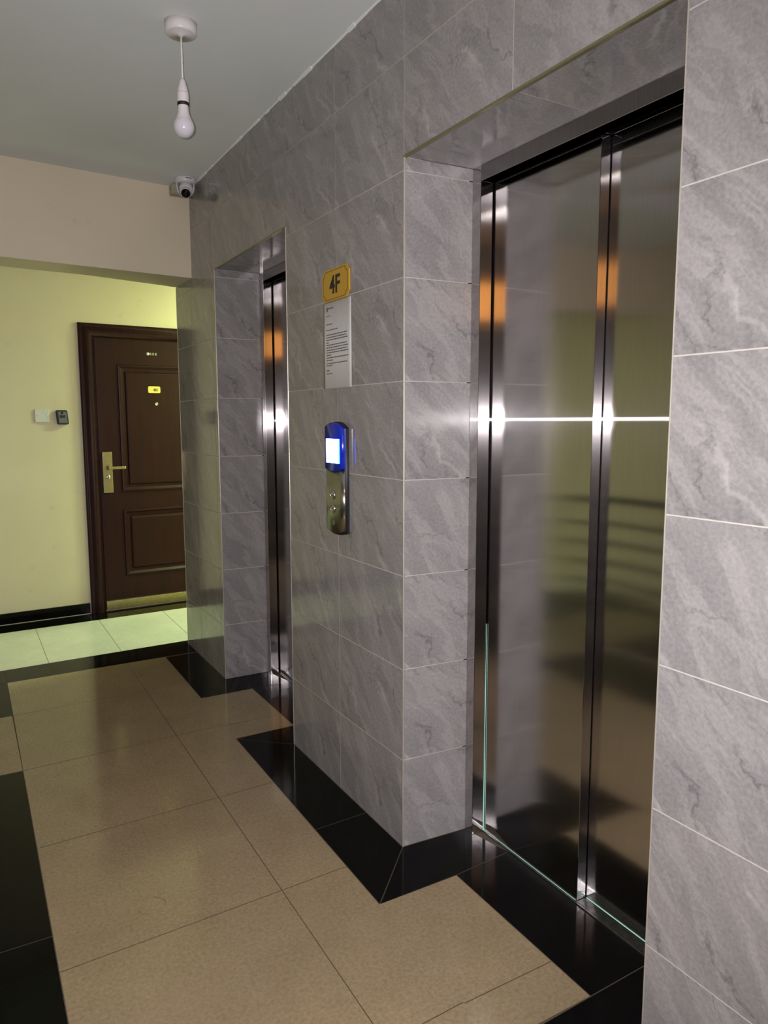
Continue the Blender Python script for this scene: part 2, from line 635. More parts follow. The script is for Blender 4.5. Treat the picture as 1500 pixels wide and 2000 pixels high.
jamb(YA, YA - 0.014, -1, JX, 3)
jamb(YB, YB + 0.010, 1, JX, 5)
jamb(YD, YD - 0.006, -1, JX, 7)
jamb(YC, YC + 0.006, 1, JX, 9)
tiles(wr, lambda u, v: (v, -u, HD), [U(YA), U(1.425), U(YB)], [0, JX], seed=2)
tiles(wr, lambda u, v: (v, -u, HD), [U(YD), U(3.28), U(YC)], [0, JX], seed=6)
tiles(wr, lambda u, v: (u, YF, v), [0, CB], ROWS, seed=8)
structure(wr.build('wall_right', [M_TILE, M_GROUT], fix=False))

# backing wall of the lift shaft and the corridor side beyond it
mb = MB().box((0.45, YBACK, 0), (0.60, YF - 0.15, H))
structure(mb.build('wall_shaft', M_DARK))
mb = MB().box((CB, YF - 0.14, 0), (4.2, YF, H))
structure(mb.build('wall_corridor', M_CREAM))

# metal strips on the outer corners of the recesses
tn = 0


def trim(a, b, mat=None, bev=0.0015):
    global tn
    tn += 1
    structure(MB().box(a, b, 0, bev).build('trim_%d' % tn, mat or M_TRIM))


for y in (YA, YD):
    trim((-0.0015, y - 0.0022, 0.0), (0.005, y + 0.0010, HD))
for y in (YB, YC):
    trim((-0.0015, y - 0.0012, 0.0), (0.005, y + 0.0022, HD))
for y0, y1 in ((YB, YA), (YC, YD)):
    trim((-0.002, y0 - 0.001, HD - 0.003), (0.010, y1 + 0.001, HD + 0.004), M_OLIVE)
trim((-0.0015, YF - 0.002, 0.0), (0.007, YF + 0.003, 2.158))
# ragged bead of white filler along the ceiling above the tiles
mb = MB()
rnd = random.Random(9)
y = YBACK
while y < 4.12:
    L = rnd.uniform(0.03, 0.09)
    d = rnd.uniform(0.003, 0.009)
    y2 = min(y + L, 4.13)
    mb.prism([(0.001, H), (0.001, H - d), (-d * 1.2, H)], 1, y, y2)
    y = y2
# (outline is x, z; extruded along y)
tn += 1
structure(mb.build('trim_%d' % tn, M_CEIL))

# ------------------------------------------------------------------ floor
L = lambda y: -1.0225 - 0.0055 * (4.28 - y)
Mx = lambda y: -0.405 - 0.0085 * (4.28 - y)
B = lambda y: -0.193 - 0.0075 * (3.54 - y)
J = lambda y, x: y + 0.042 * (x + 1.03)
fl_ = MB()
FG = 0.0026


def inset(poly, d):
    n = len(poly)
    cx = sum(p[0] for p in poly) / n
    cy = sum(p[1] for p in poly) / n
    lines = []
    for i in range(n):
        (x0, y0), (x1, y1) = poly[i], poly[(i + 1) % n]
        dx, dy = x1 - x0, y1 - y0
        l = math.hypot(dx, dy)
        nx, ny = -dy / l, dx / l
        if (cx - x0) * nx + (cy - y0) * ny < 0:
            nx, ny = -nx, -ny
        lines.append((x0 + nx * d, y0 + ny * d, dx / l, dy / l))
    out = []
    for i in range(n):
        x0, y0, dx0, dy0 = lines[i - 1]
        x1, y1, dx1, dy1 = lines[i]
        den = dx0 * dy1 - dy0 * dx1
        if abs(den) < 1e-6:
            out.append((x1, y1))
            continue
        t = ((x1 - x0) * dy1 - (y1 - y0) * dx1) / den
        out.append((x0 + dx0 * t, y0 + dy0 * t))
    return out


def slab(poly, mi, g=FG / 2):
    # drop duplicate points
    q = []
    for p in poly:
        if not q or math.hypot(p[0] - q[-1][0], p[1] - q[-1][1]) > 1e-4:
            q.append(p)
    q = inset(q, g)
    a = 0
    for i in range(len(q)):
        a += q[i - 1][0] * q[i][1] - q[i][0] * q[i - 1][1]
    if a < 0:
        q.reverse()
    fl_.face([(x, y, 0.0) for x, y in q], mi)


BEI, BLK, PAL, GRT = 0, 1, 2, 3
YL = [4.262, 3.763, 3.128, 2.507, 1.882, 1.26, 0.64, 0.02, -0.6, YBACK]
top = lambda x: 4.272 + 0.028 * (x + 1.0225)
for i in range(len(YL) - 1):
    y1, y0 = YL[i], YL[i + 1]
    f1 = (lambda x: top(x)) if i == 0 else (lambda x, y1=y1: J(y1, x))
    f0 = lambda x, y0=y0: (J(y0, x) if y0 > YBACK else y0)
    a, b = L(y1), L(y0)
    m1, m0 = Mx(y1), Mx(y0)
    slab([(a, f1(a)), (m1, f1(m1)), (m0, f0(m0)), (b, f0(b))], BEI)
    # right-hand column up to the border, split where it steps into the recesses
    c1, c0 = B(y1), B(y0)
    slab([(m1, f1(m1)), (c1, f1(c1)), (c0, f0(c0)), (m0, f0(m0))], BEI)
# beige tongues inside the recesses
R1a, R1b, IX1 = 1.155, 1.708, 0.064
R2a, R2b, IX2 = 2.992, 3.537, 0.0764


def tongue(ya, yb, ix, joints):
    ys = [ya] + joints + [yb]
    for k in range(len(ys) - 1):
        lo, hi = ys[k], ys[k + 1]
        xl0, xl1 = B(lo), B(hi)
        # no grout gap on the left side: continue the neighbouring tile
        p = [(xl0 - 0.003, lo + (0 if k == 0 else 0)), (ix, lo), (ix, hi), (xl1 - 0.003, hi)]
        q = inset(p, FG / 2)
        q[0] = (xl0 - 0.0035, q[0][1])
        q[3] = (xl1 - 0.0035, q[3][1])
        fl_.face([(x, y, 0.00012) for x, y in q], BEI)


tongue(R1a, R1b, IX1, [1.290])
tongue(R2a, R2b, IX2, [3.150])
# black border that follows the lift wall, with mitred corners
YW0 = 2.155
E1, E0 = B(4.28), 0.0
slab([(B(3.537), 3.537), (0, YD), (0, 4.286), (B(4.28), 4.282)], BLK)
slab([(B(R2b), R2b), (IX2, R2b), (0.285, R2b), (0.24, YD - 0.006), (0, YD)], BLK)
slab([(IX2, 3.0), (0.285, 3.0), (0.285, R2b), (IX2, R2b)], BLK)
slab([(B(2.985), 2.985), (0, YC), (0.24, YC), (0.285, 3.0), (IX2, 3.0)], BLK)
slab([(B(2.985), 2.985), (0, YC), (0, YW0 + 0.01), (B(YW0), YW0)], BLK)
slab([(B(YW0), YW0), (0, YW0 + 0.01), (0, YA), (-0.207, 1.706)], BLK)
slab([(-0.207, 1.706), (0, YA), (0.24, YA - 0.014), (0.281, 1.725), (IX1, 1.709)], BLK)
slab([(IX1, R1a), (0.281, 1.160), (0.281, 1.725), (IX1, 1.709)], BLK)
slab([(B(1.148), 1.148), (0, YB), (0.24, YB), (0.281, 1.160), (IX1, R1a)], BLK)
slab([(B(1.148), 1.148), (0, YB), (0, 0.35), (B(0.35), 0.35)], BLK)
slab([(B(0.35), 0.35), (0, 0.35), (0, YBACK), (B(YBACK), YBACK)], BLK)
# black line across the end of the lobby, then the pale corridor tiles
FW_ = lambda x: 5.545 + 0.055 * (x + 1)          # far wall
kn = lambda x: 4.503 + 0.052 * (x + 1.0)         # black / pale edge
kf = lambda x: 5.325 + 0.052 * (x + 1.0)
xs = [-2.75, -1.60, -1.0225, -0.795, 0.02, 0.85, 1.70, 2.55, 4.2]
for a, b in zip(xs, xs[1:]):
    slab([(a, top(a)), (b, top(b)), (b, kn(b)), (a, kn(a))], BLK)
xs = [-2.75, -2.02, -1.61, -1.203, -0.795, -0.391, 0.055, 0.46, 0.87, 1.28, 1.69, 2.1, 2.6, 3.1, 3.6, 4.2]
for a, b in zip(xs, xs[1:]):
    slab([(a, kn(a)), (b, kn(b)), (b, kf(b)), (a, kf(a))], PAL)
xs = [-2.75, -1.6, -0.43, 0.75, 1.95, 3.1, 4.2]
for a, b in zip(xs, xs[1:]):
    slab([(a, kf(a)), (b, kf(b)), (b, FW_(b)), (a, FW_(a))], BLK)
# black band on the stair side with a beige passage through it
XL = -1.56
ys = [YBACK, -0.25, 0.62, 1.33, 2.035, 3.122]
for a, b in zip(ys, ys[1:]):
    slab([(XL, a), (L(a), a), (L(b), b), (XL, b)], BLK)
for a, b in ((XL, L(3.2)), (-2.15, XL), (-2.75, -2.15)):
    slab([(a, 3.122), (b, 3.128), (b, 3.766), (a, 3.762)], BEI)
for a, b in ((XL, L(4)), (-2.75, XL)):
    slab([(a, 3.762), (b, 3.766), (b, top(b)), (a, top(a))], BLK)
fl_.box((XL, YBACK, -0.14), (0.36, 3.122, -0.0015), GRT)
fl_.box((-2.75, 3.122, -0.14), (0.36, YF, -0.0015), GRT)
fl_.box((-2.75, YF, -0.14), (4.2, 5.95, -0.0015), GRT)
structure(fl_.build('floor', [M_BEIGE, M_BLACK, M_PALE, M_FGROUT], fix=False))

# ------------------------------------------------------------------ ceiling, beam, painted walls
cl = MB().box((-1.56, YBACK - .15, H), (4.2, 3.12, H + 0.12))
cl.box((-2.9, 3.12, H), (4.2, 6.1, H + 0.12))
structure(cl.build('ceiling', M_CEIL))
structure(MB().box((-2.9, YBACK - .15, 4.9), (-1.5, 3.3, 5.0)).build('ceiling_stairwell', M_CEIL))
structure(MB().box((-2.75, 3.13, H + 0.12), (-1.56, 3.25, 4.9)).build('wall_stair_end', M_CREAM))
structure(MB().box((-1.56, YBACK, H + 0.121), (-1.45, 3.13, 4.9)).build('wall_stair_inner', M_CREAM))
bf = lambda x: 4.150 + 0.086 * x
bb = lambda x: 4.475 + 0.19 * x if x > -1 else 4.285 + 0.03 * (x + 1)
mb = MB()
poly = [(-2.75, bf(-2.75) + .05), (-1.0, bf(-1.0)), (0.0, bf(0)), (0.0, bb(0)), (-0.5, 4.345), (-1.0, 4.30), (-2.75, 4.26)]
mb.prism(poly, 2, 2.1613, H)
structure(mb.build('wall_lintel', M_CREAM))
mb = MB().prism([(-2.9, FW_(-2.9)), (4.2, FW_(4.2)), (4.2, FW_(4.2) + .15), (-2.9, FW_(-2.9) + .15)], 2, 0, H)
structure(mb.build('wall_back', M_CREAM))
structure(MB().box((4.2, YF - .14, 0), (4.35, 6.1, H)).build('wall_corridor_end', M_CREAM))
structure(MB().box((-2.9, YBACK, -2.2), (-2.75, 5.6, 4.9)).build('wall_left', M_CREAM))
structure(MB().box((-2.9, YBACK - .15, -2.2), (0.6, YBACK, 4.9)).build('wall_front', M_CREAM))
# skirting of black stone along the far wall, left of the door
SK = MB()
def sk(x0, x1):
    SK.prism([(x0, FW_(x0) - 0.014), (x1, FW_(x1) - 0.014), (x1, FW_(x1) + 0.01), (x0, FW_(x0) + 0.01)], 2, 0.0035, 0.078, 0, 0.002)
sk(-2.75, -0.412)
sk(0.80, 4.2)
for x0, x1 in ((-2.75, -0.412), (0.80, 4.2)):
    SK.prism([(x0, FW_(x0) - 0.0155), (x1, FW_(x1) - 0.0155), (x1, FW_(x1)), (x0, FW_(x0))], 2, 0.0, 0.0032, 1)
structure(SK.build('baseboard_back', [M_BLACK, M_GROUT]))


# ------------------------------------------------------------------ lift entrances
def lift_door(n, ya, yb, label):
    """ya = far side of the recess, yb = near side"""
    d = thing('door_%d' % n, label, 'lift door', (0.26, (ya + yb) / 2, 0))
    d['kind'] = 'structure'
    XF, XD = 0.238, 0.283
    c0, c1 = ya - 0.056, yb + 0.056
    zh = 2.094
    for lo, hi in ((c0, ya - 0.0145), (yb + 0.0115, c1)):
        MB().box((XF, lo, 0.0), (XD, hi, 2.19), 0, 0.0012).build('casing', M_STEELC, d)
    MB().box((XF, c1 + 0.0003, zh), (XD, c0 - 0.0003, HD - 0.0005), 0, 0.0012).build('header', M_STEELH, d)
    ym = ya - 0.489
    for nm, z0, z1 in (('door_panel', 0.006, 2.1005), ('door_hanger_strip', 2.1035, 2.19)):
        MB().box((0.2885, ym, z0), (0.3215, ya + 0.05, z1), 0, 0.0010).build(nm, M_STEEL, d)
        MB().box((0.3245, yb - 0.05, z0), (0.3555, ym + 0.03, z1), 0, 0.0010).build(nm, M_STEEL, d)
    # dark rubber strip on the trailing edge of the outer panel
    s = MB()
    s.box((0.281, yb + 0.012, -0.001), (0.360, ya - 0.016, 0.0035), 0, 0.0006)
    for k, x in enumerate((0.2865, 0.2905, 0.2945, 0.2985, 0.3025, 0.3065, 0.3105, 0.3145, 0.3185)):
        s.box((x, yb + 0.012, 0.0035), (x + 0.0018, ya - 0.016, 0.0048), 0)
    s.box((0.3205, yb + 0.012, 0.0035), (0.3235, ya - 0.016, 0.0042), 1)
    s.build('sill', [M_SILL, M_DARK], d)
    MB().box((0.36, yb - 0.1, 0.0), (0.40, ya + 0.1, 2.3)).build('shaft_screen', M_DARK, d)
    # glowing strips added to imitate lift-car light leaking beside and under the doors
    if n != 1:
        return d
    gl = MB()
    gl.prism([(0.2840, 0.0), (0.2864, 0.0), (0.2864, 0.30), (0.2858, 0.72), (0.2854, 0.72), (0.2846, 0.30)], 1, c0 - 0.0006, c0 + 0.0005)  # tapered shape imitates the glow fading upwards
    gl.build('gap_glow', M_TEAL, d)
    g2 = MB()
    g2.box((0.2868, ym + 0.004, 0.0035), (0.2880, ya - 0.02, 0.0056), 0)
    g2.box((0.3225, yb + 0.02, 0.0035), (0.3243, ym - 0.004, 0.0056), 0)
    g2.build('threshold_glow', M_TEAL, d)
    return d


lift_door(1, YA, YB, 'large brushed steel sliding lift door nearest the camera, two panels in a steel frame')
lift_door(2, YD, YC, 'narrow looking brushed steel lift door in the farther recess, beyond the floor sign')

# ------------------------------------------------------------------ brown security door in the far wall
DL = Vector((0.15, FW_(0.15), 0))
ANG = math.atan(0.055)
DM = Matrix.Translation(DL) @ Matrix.Rotation(ANG, 4, 'Z')
XO = -0.15          # local x of world x=0


def security_door(name, label, M, full=True):
    """local frame: x along the wall, -y towards the viewer, wall face at y=0"""
    root = thing(name, label, 'door', M.translation)
    root['kind'] = 'structure'
    R = Matrix.Translation(-M.translation) @ M

    def put(mb, nm, mat, parent=None, lab=None):
        o = mb.build(nm, mat, None, mat=R)
        o.parent = parent or root
        if lab:
            o['label'] = lab
        return o
    xl, xr, zt = -0.556, 0.556, 2.060          # outer frame
    il, ir, it = -0.452, 0.452, 1.9565          # leaf opening
    # frame: rounded architrave profile swept round three sides
    prof = [(0.0, 0.0), (0.0, -0.018), (0.010, -0.022), (0.020, -0.019), (0.028, -0.024), (0.045, -0.040), (0.062, -0.044),
            (0.078, -0.036), (0.088, -0.020), (0.092, -0.004), (0.104, -0.004), (0.104, 0.0)]
    f = MB()
    path = [((xl, 0.0), (1, 0)), ((xl, zt), (1, -1)), ((xr, zt), (-1, -1)), ((xr, 0.0), (-1, 0))]
    rings = []
    for (px, pz), (dx, dz) in path:
        rings.append([f.bm.verts.new((px + dx * a, b, pz + dz * a)) for a, b in prof])
    for A, Bq in zip(rings, rings[1:]):
        for i in range(len(prof) - 1):
            q = f.bm.faces.new([A[i], A[i + 1], Bq[i + 1], Bq[i]])
            q.smooth = 0 < i < len(prof) - 4
    put(f, 'frame', M_WOOD)
    # leaf with two raised panels
    lf = MB()
    yb_, yf_ = 0.0, -0.004
    P1 = (-0.305, 0.305, 0.870, 1.785)
    P2 = (-0.305, 0.305, 0.250, 0.742)
    # rails and stiles
    for a, b in (((il, yf_ - .012, 0.080), (P1[0], yb_, it)), ((P1[1], yf_ - .012, 0.080), (ir, yb_, it)),
                 ((P1[0], yf_ - .012, P1[3]), (P1[1], yb_, it)), ((P1[0], yf_ - .012, P2[3]), (P1[1], yb_, P1[2])),
                 ((P1[0], yf_ - .012, 0.080), (P1[1], yb_, P2[2]))):
        lf.box(a, b)
    yo = yf_ - .012
    for (x0, x1, z0, z1) in (P1, P2):
        lev = [(0, yo), (0.004, yo - 0.008), (0.014, yo - 0.010), (0.022, yo - 0.002), (0.030, yo + 0.004), (0.050, yo + 0.006),
               (0.058, yo - 0.004), (0.066, yo - 0.007)]
        prev = None
        for d_, y_ in lev:
            # upper corners of the tall panel drop in an arc-like step
            ring = [lf.bm.verts.new(p) for p in ((x0 + d_, y_, z0 + d_), (x1 - d_, y_, z0 + d_), (x1 - d_, y_, z1 - d_), (x0 + d_, y_, z1 - d_))]
            if prev:
                for i in range(4):
                    lf.bm.faces.new([prev[i], prev[(i + 1) % 4], ring[(i + 1) % 4], ring[i]])
            prev = ring
        lf.bm.faces.new(prev)
    put(lf, 'leaf', M_WOOD)
    sl = MB().box((il, -0.024, 0.010), (ir, 0.0, 0.076), 0, 0.003)
    put(sl, 'threshold', M_BRASS, lab='brassy metal threshold strip')
    # lock plate with lever and cylinder
    hx = -0.402
    pl = MB().box((hx - 0.034, -0.026, 0.870), (hx + 0.034, -0.016, 1.163), 0, 0.003)
    plo = put(pl, 'lock_plate', M_BRASS, lab='long brass lock plate')
    lv = MB().lathe([(0.0, 0.0), (0.017, 0.0), (0.017, 0.012), (0.010, 0.014), (0.010, 0.040), (0, 0.040)], (hx + 0.005, -0.026, 1.050), (0, -1, 0), 20)
    lv.box((hx - 0.004, -0.074, 1.040), (hx + 0.118, -0.062, 1.060), 0, 0.005)
    put(lv, 'lever_handle', M_BRASS, plo)
    cyl = MB().lathe([(0.0, 0.006), (0.013, 0.006), (0.017, 0.003), (0.017, 0.0)], (hx, -0.026, 0.982), (0, -1, 0), 20)
    cyl.box((hx - 0.0015, -0.0335, 0.973), (hx + 0.0015, -0.0315, 0.991), 1)
    put(cyl, 'key_cylinder', [M_CHROME, M_DARK], plo)
    # peephole
    pk = MB().lathe([(0.0, 0.004), (0.006, 0.004), (0.0065, 0.007), (0.012, 0.006), (0.013, 0.0)], (-0.036, -0.022, 1.507), (0, -1, 0), 18)
    put(pk, 'peephole', M_CHROME)
    if full:
        np_ = MB()
        w2, h2, r = 0.045, 0.0245, 0.010
        o = []
        for cx_, cz_, a0 in ((w2 - r, h2 - r, 0), (-w2 + r, h2 - r, 90), (-w2 + r, -h2 + r, 180), (w2 - r, -h2 + r, 270)):
            for t in range(0, 91, 30):
                a = math.radians(a0 + t)
                o.append((-0.049 + cx_ + r * math.cos(a), 1.610 + cz_ + r * math.sin(a)))
        np_.prism(o, 1, -0.027, -0.020, 0, 0.001)
        npo = put(np_, 'number_plate', M_YEL, lab='yellow plate reading 401')
        ax = (R.to_3x3() @ Vector((1, 0, 0)))
        o_ = R @ Vector((-0.040, -0.0272, 1.609))
        t = text_mesh('number_lettering', '401', M_YINK, o_, ax, (0, 0, 1), 0.021, 0.001, 0.03, 0.85)
        t.parent = npo
        # small row of silver marks near the head of the leaf
        bd = MB()
        for i, (dx_, rr) in enumerate(((0, .0115), (0.021, .0085), (0.040, .0085), (0.059, .0085))):
            if i == 0:
                bd.lathe([(0, 0.003), (rr, 0.002), (rr, 0)], (-0.083 + dx_, -0.016, 1.867), (0, -1, 0), 14)
            else:
                for k in (0, 1, 2):
                    z_ = 1.867 - 0.007 + k * 0.007
                    bd.box((-0.083 + dx_ - 0.005, -0.019, z_ - 0.0013), (-0.083 + dx_ + 0.005, -0.016, z_ + 0.0013))
                bd.box((-0.083 + dx_ - 0.006, -0.019, 1.859), (-0.083 + dx_ - 0.0035, -0.016, 1.875))
        put(bd, 'badge', M_SILV, lab='row of small silver marks')
    return root


security_door('door_3', 'dark brown panelled security door with brass lever and yellow plate in the far wall', DM)

# the door behind the photographer, with a warm-lit pane over it (seen only in reflections)
M4 = Matrix.Translation((-1.62, YBACK, 0)) @ Matrix.Rotation(math.pi, 4, 'Z')
security_door('door_4', 'second brown panelled door in the wall behind the photographer, lit pane above', M4, full=False)
mb = MB()
mb.box((-2.12, YBACK, 2.09), (-1.12, YBACK + 0.03, 2.13), 1, 0.002)
mb.box((-2.12, YBACK, 2.40), (-1.12, YBACK + 0.03, 2.44), 1, 0.002)
for x in (-2.12, -1.16):
    mb.box((x, YBACK, 2.13), (x + 0.04, YBACK + 0.03, 2.40), 1, 0.002)
mb.box((-2.08, YBACK, 2.13), (-1.16, YBACK + 0.012, 2.40), 0)
structure(mb.build('window_1', [M_ORANGE, M_WOOD]), 'warm-lit transom pane over the door behind the camera', 'window')

# ------------------------------------------------------------------ stair side (left of the lobby)
rl = thing('stair_railing', 'dark metal railing of horizontal bars along the stair opening, reflected in the lift door', 'railing', (-1.585, 1.2, 0))
MB().box((-1.610, YBACK + .01, 0.885), (-1.560, 3.45, 0.925), 0, 0.008).build('handrail', M_RAIL, rl)
for z in (0.76, 0.64, 0.52, 0.40, 0.28):
    MB().tube([(-1.585, YBACK + .01, z), (-1.585, 3.43, z)], 0.015, 10).build('bar', M_RAIL, rl)
for y in (-0.4, 0.85, 2.12, 3.42):
    MB().box((-1.600, y - 0.015, 0.0), (-1.570, y + 0.015, 0.887), 0, 0.002).build('post', M_RAIL, rl)
st = MB()
for k in range(12):
    z = -0.17 * (k + 1)
    y1 = 3.10 - 0.28 * k
    st.box((-2.75, y1 - 0.285, z - 0.22), (-1.60, y1, z), 0)
structure(st.build('floor_stairs', M_BLACK))
structure(MB().box((-1.60, YBACK, -2.2), (-1.565, 3.10, -0.002)).build('wall_stair_side', M_CREAM))


# ------------------------------------------------------------------ ceiling lamps behind the lift block and overhead
def batten(x, y, ln, axis, label):
    t = thing('ceiling_batten', label, 'ceiling light', (x, y, H))
    hx, hy = (ln / 2, 0.035) if axis == 0 else (0.035, ln / 2)
    MB().box((x - hx, y - hy, H - 0.05), (x + hx, y + hy, H - 0.001), 0, 0.004).build('housing', M_WHITE, t)
    a = (x - hx + .03, y, H - 0.068) if axis == 0 else (x, y - hy + .03, H - 0.068)
    b = (x + hx - .03, y, H - 0.068) if axis == 0 else (x, y + hy - .03, H - 0.068)
    MB().tube([a, b], 0.014, 12).build('tube', M_TUBE, t)
    return t


batten(1.75, 4.98, 1.2, 0, 'white ceiling batten with a lit tube in the corridor right of the tiled wall')
pt = thing('ceiling_panel_lamp', 'flat lit rectangular panel lamp on the lobby ceiling above the photographer', 'ceiling light', (-0.93, 0.28, H))
MB().box((-1.17, 0.0, H - 0.028), (-0.69, 0.56, H - 0.001), 0, 0.004).build('housing', M_WHITE, pt)
MB().box((-1.15, 0.02, H - 0.031), (-0.71, 0.54, H - 0.027), 0, 0.001).build('diffuser', M_LAMPPANEL, pt)

# ------------------------------------------------------------------ pendant lamp
px, py = -0.481, 2.487
pd = thing('pendant_lamp', 'unlit white bulb hanging on a thin flex from a round ceiling rose', 'lamp', (px, py, H))
MB().lathe([(0.0, -0.036), (0.006, -0.0405), (0.008, -0.036), (0.044, -0.0345), (0.0475, -0.0325), (0.0495, -0.028), (0.0508, 0.0), (0, 0)], (px, py, H)).build('ceiling_rose', M_WHITE, pd)
MB().tube([(px, py, H - 0.036), (px + .0005, py, 2.56), (px + .0005, py, 2.50), (px + 0.001, py, 2.45)], 0.0030, 8).build('flex', M_CORD, pd)
hld = MB().lathe([(0.0, 2.462), (0.0055, 2.461), (0.009, 2.455), (0.0135, 2.438), (0.0165, 2.428), (0.0175, 2.422), (0.0175, 2.4195)], (px, py, 0))
hld.lathe([(0.0182, 2.4185), (0.0185, 2.417), (0.0185, 2.392), (0.0175, 2.389), (0, 2.389)], (px, py, 0))
hld.lathe([(0.0172, 2.420), (0.0172, 2.418)], (px, py, 0), mi=1)
ho = hld.build('lamp_holder', [M_WHITE, M_DARK], pd)
rg = MB().lathe([(0.0, 2.3905), (0.0180, 2.3900), (0.0185, 2.388), (0.0185, 2.3815), (0.017, 2.380), (0, 2.380)], (px, py, 0))
rg.build('retaining_ring', M_DARK, pd)['label'] = 'dark ring under the lamp holder'
bu = MB().lathe([(0.0165, 2.381), (0.0168, 2.370), (0.0185, 2.357), (0.0225, 2.345), (0.0265, 2.337)], (px, py, 0))
bu.build('bulb_neck', M_WHITE, pd)
prof = []
for i in range(0, 19):
    a = math.radians(22 + (180 - 22) * i / 18)
    prof.append((max(0.0331 * math.sin(a), 0) if i < 18 else 0.0, 2.3165 + 0.033 * math.cos(a)))
prof = [(0.0265, 2.337), (0.0292, 2.3325)] + [p for p in prof if p[1] < 2.331]
MB().lathe(prof, (px, py, 0)).build('bulb', M_BULB, pd)['label'] = 'frosted globe, unlit'

# ------------------------------------------------------------------ security camera and its box
cx0, cy0 = -0.066, 3.975
cmr = thing('security_camera', 'white dome security camera with black lens hanging at the ceiling corner', 'camera', (cx0, cy0, H))
MB().lathe([(0.0, -0.001), (0.052, -0.001), (0.0535, -0.005), (0.053, -0.018), (0.050, -0.026), (0.046, -0.028), (0, -0.028)], (cx0, cy0, H)).build('base', M_CAMW, cmr)
# hood that wraps the turret
hd = MB()
seg = 28
aim = Vector((-0.33, -1.0, -0.85)).normalized()
rings = []
for k, (r, h) in enumerate(((0.046, -0.026), (0.0475, -0.036), (0.047, -0.050), (0.043, -0.066), (0.036, -0.078))):
    ring = []
    for i in range(seg + 1):
        a = math.radians(-115 + 230 * i / seg) + math.atan2(-aim.y, -aim.x)
        ring.append(hd.bm.verts.new((cx0 + r * math.cos(a), cy0 + r * math.sin(a), H + h)))
    rings.append(ring)
for A, Bq in zip(rings, rings[1:]):
    for i in range(seg):
        hd.bm.faces.new([A[i], A[i + 1], Bq[i + 1], Bq[i]]).smooth = True
ho = hd.build('hood', M_CAMW, cmr)
md = ho.modifiers.new('thick', 'SOLIDIFY')
md.thickness = 0.004
md.offset = -1
ec = Vector((cx0 + 0.002, cy0, H - 0.054))
eb = MB()
pr = [(0.0, -0.037)]
for i in range(1, 15):
    a = math.radians(180 - 10 * i)
    pr.append((0.037 * math.sin(a), 0.037 * math.cos(a)))
pr += [(0.0255, 0.030), (0.0262, 0.040), (0.0262, 0.046), (0.0235, 0.047)]
eb.lathe(pr, ec, aim, 30)
eo = eb.build('eyeball', M_CAMW, cmr)
ln = MB().lathe([(0.0240, 0.0468), (0.020, 0.0485), (0.010, 0.0500), (0.0, 0.0505)], ec, aim, 26)
ln.lathe([(0.009, 0.0505), (0.0095, 0.0518), (0.007, 0.0522), (0.0, 0.0522)], ec, aim, 20)
lo = ln.build('lens_window', M_LENS, None)
lo.parent = eo
lo['label'] = 'black glass lens window'
lo.location = (0, 0, 0)
mk = MB().box((cx0 - 0.012, cy0 - 0.0548, H - 0.013), (cx0 + 0.016, cy0 - 0.052, H - 0.009))
mk.build('maker_mark', M_PRINT, cmr)
bx = thing('junction_box', 'small cream plastic junction box on the beam beside the security camera', 'box', (-0.078, 4.12, 2.59))
bm_ = MB().box((-0.110, 4.075, 2.575), (-0.012, bf(-0.07) - 0.004, H - 0.002), 0, 0.004)
bm_.build('box_body', M_BOX, bx)
MB().box((-0.106, 4.069, 2.579), (-0.016, 4.0755, H - 0.006), 0, 0.002).build('box_lid', M_BOX, bx)

# ------------------------------------------------------------------ floor sign
SY, SZ = 2.3645, 1.8505
hw, hh, ch = 0.1060, 0.0545, 0.020


def plaque(w_, h_, c_):
    """outline with concave scooped corners, in (y, z) about the centre"""
    out = []
    for sx, sz, a0 in ((1, 1, 180), (-1, 1, 270), (-1, -1, 0), (1, -1, 90)):
        cx_, cz_ = sx * w_, sz * h_
        angs = [a0 + 90 - 15 * k for k in range(7)]
        pts = [(cx_ + c_ * math.cos(math.radians(a)), cz_ + c_ * math.sin(math.radians(a))) for a in angs]
        out += pts
    return out


def plaque_simple(w_, h_, c_):
    k = c_ * 0.35
    return [(w_, h_ - c_), (w_ - k * .6, h_ - c_ * .85), (w_ - c_ * .85, h_ - k * .6), (w_ - c_, h_), (-w_ + c_, h_), (-w_ + c_ * .85, h_ - k * .6), (-w_ + k * .6, h_ - c_ * .85),
            (-w_, h_ - c_), (-w_, -h_ + c_), (-w_ + k * .6, -h_ + c_ * .85), (-w_ + c_ * .85, -h_ + k * .6), (-w_ + c_, -h_), (w_ - c_, -h_),
            (w_ - c_ * .85, -h_ + k * .6), (w_ - k * .6, -h_ + c_ * .85), (w_, -h_ + c_)]


sg = thing('floor_sign', 'gold plaque with cut corners reading 4F on the tiles between the lifts', 'sign', (0, SY, SZ))
tilt = Matrix.Translation((0, SY, SZ)) @ Matrix.Rotation(math.radians(0), 4, 'X')
pq = [(SY + a, SZ + b) for a, b in plaque_simple(hw, hh, ch)]
so = MB().prism(pq, 0, -0.006, -0.0005, 0, 0.001).build('plate', M_GOLD, sg)
li = MB()
o1 = [(SY + a, SZ + b) for a, b in plaque_simple(hw - 0.0105, hh - 0.0055, ch)]
o2 = [(SY + a, SZ + b) for a, b in plaque_simple(hw - 0.0135, hh - 0.0075, ch)]
for i in range(len(o1)):
    j = (i + 1) % len(o1)
    li.face([(-0.0064, *o1[i]), (-0.0064, *o1[j]), (-0.0064, *o2[j]), (-0.0064, *o2[i])])
    li.face([(-0.0064, *o1[i]), (-0.0064, *o1[j]), (-0.0058, *o1[j]), (-0.0058, *o1[i])])
li.build('border_line', M_GOLDL, sg)
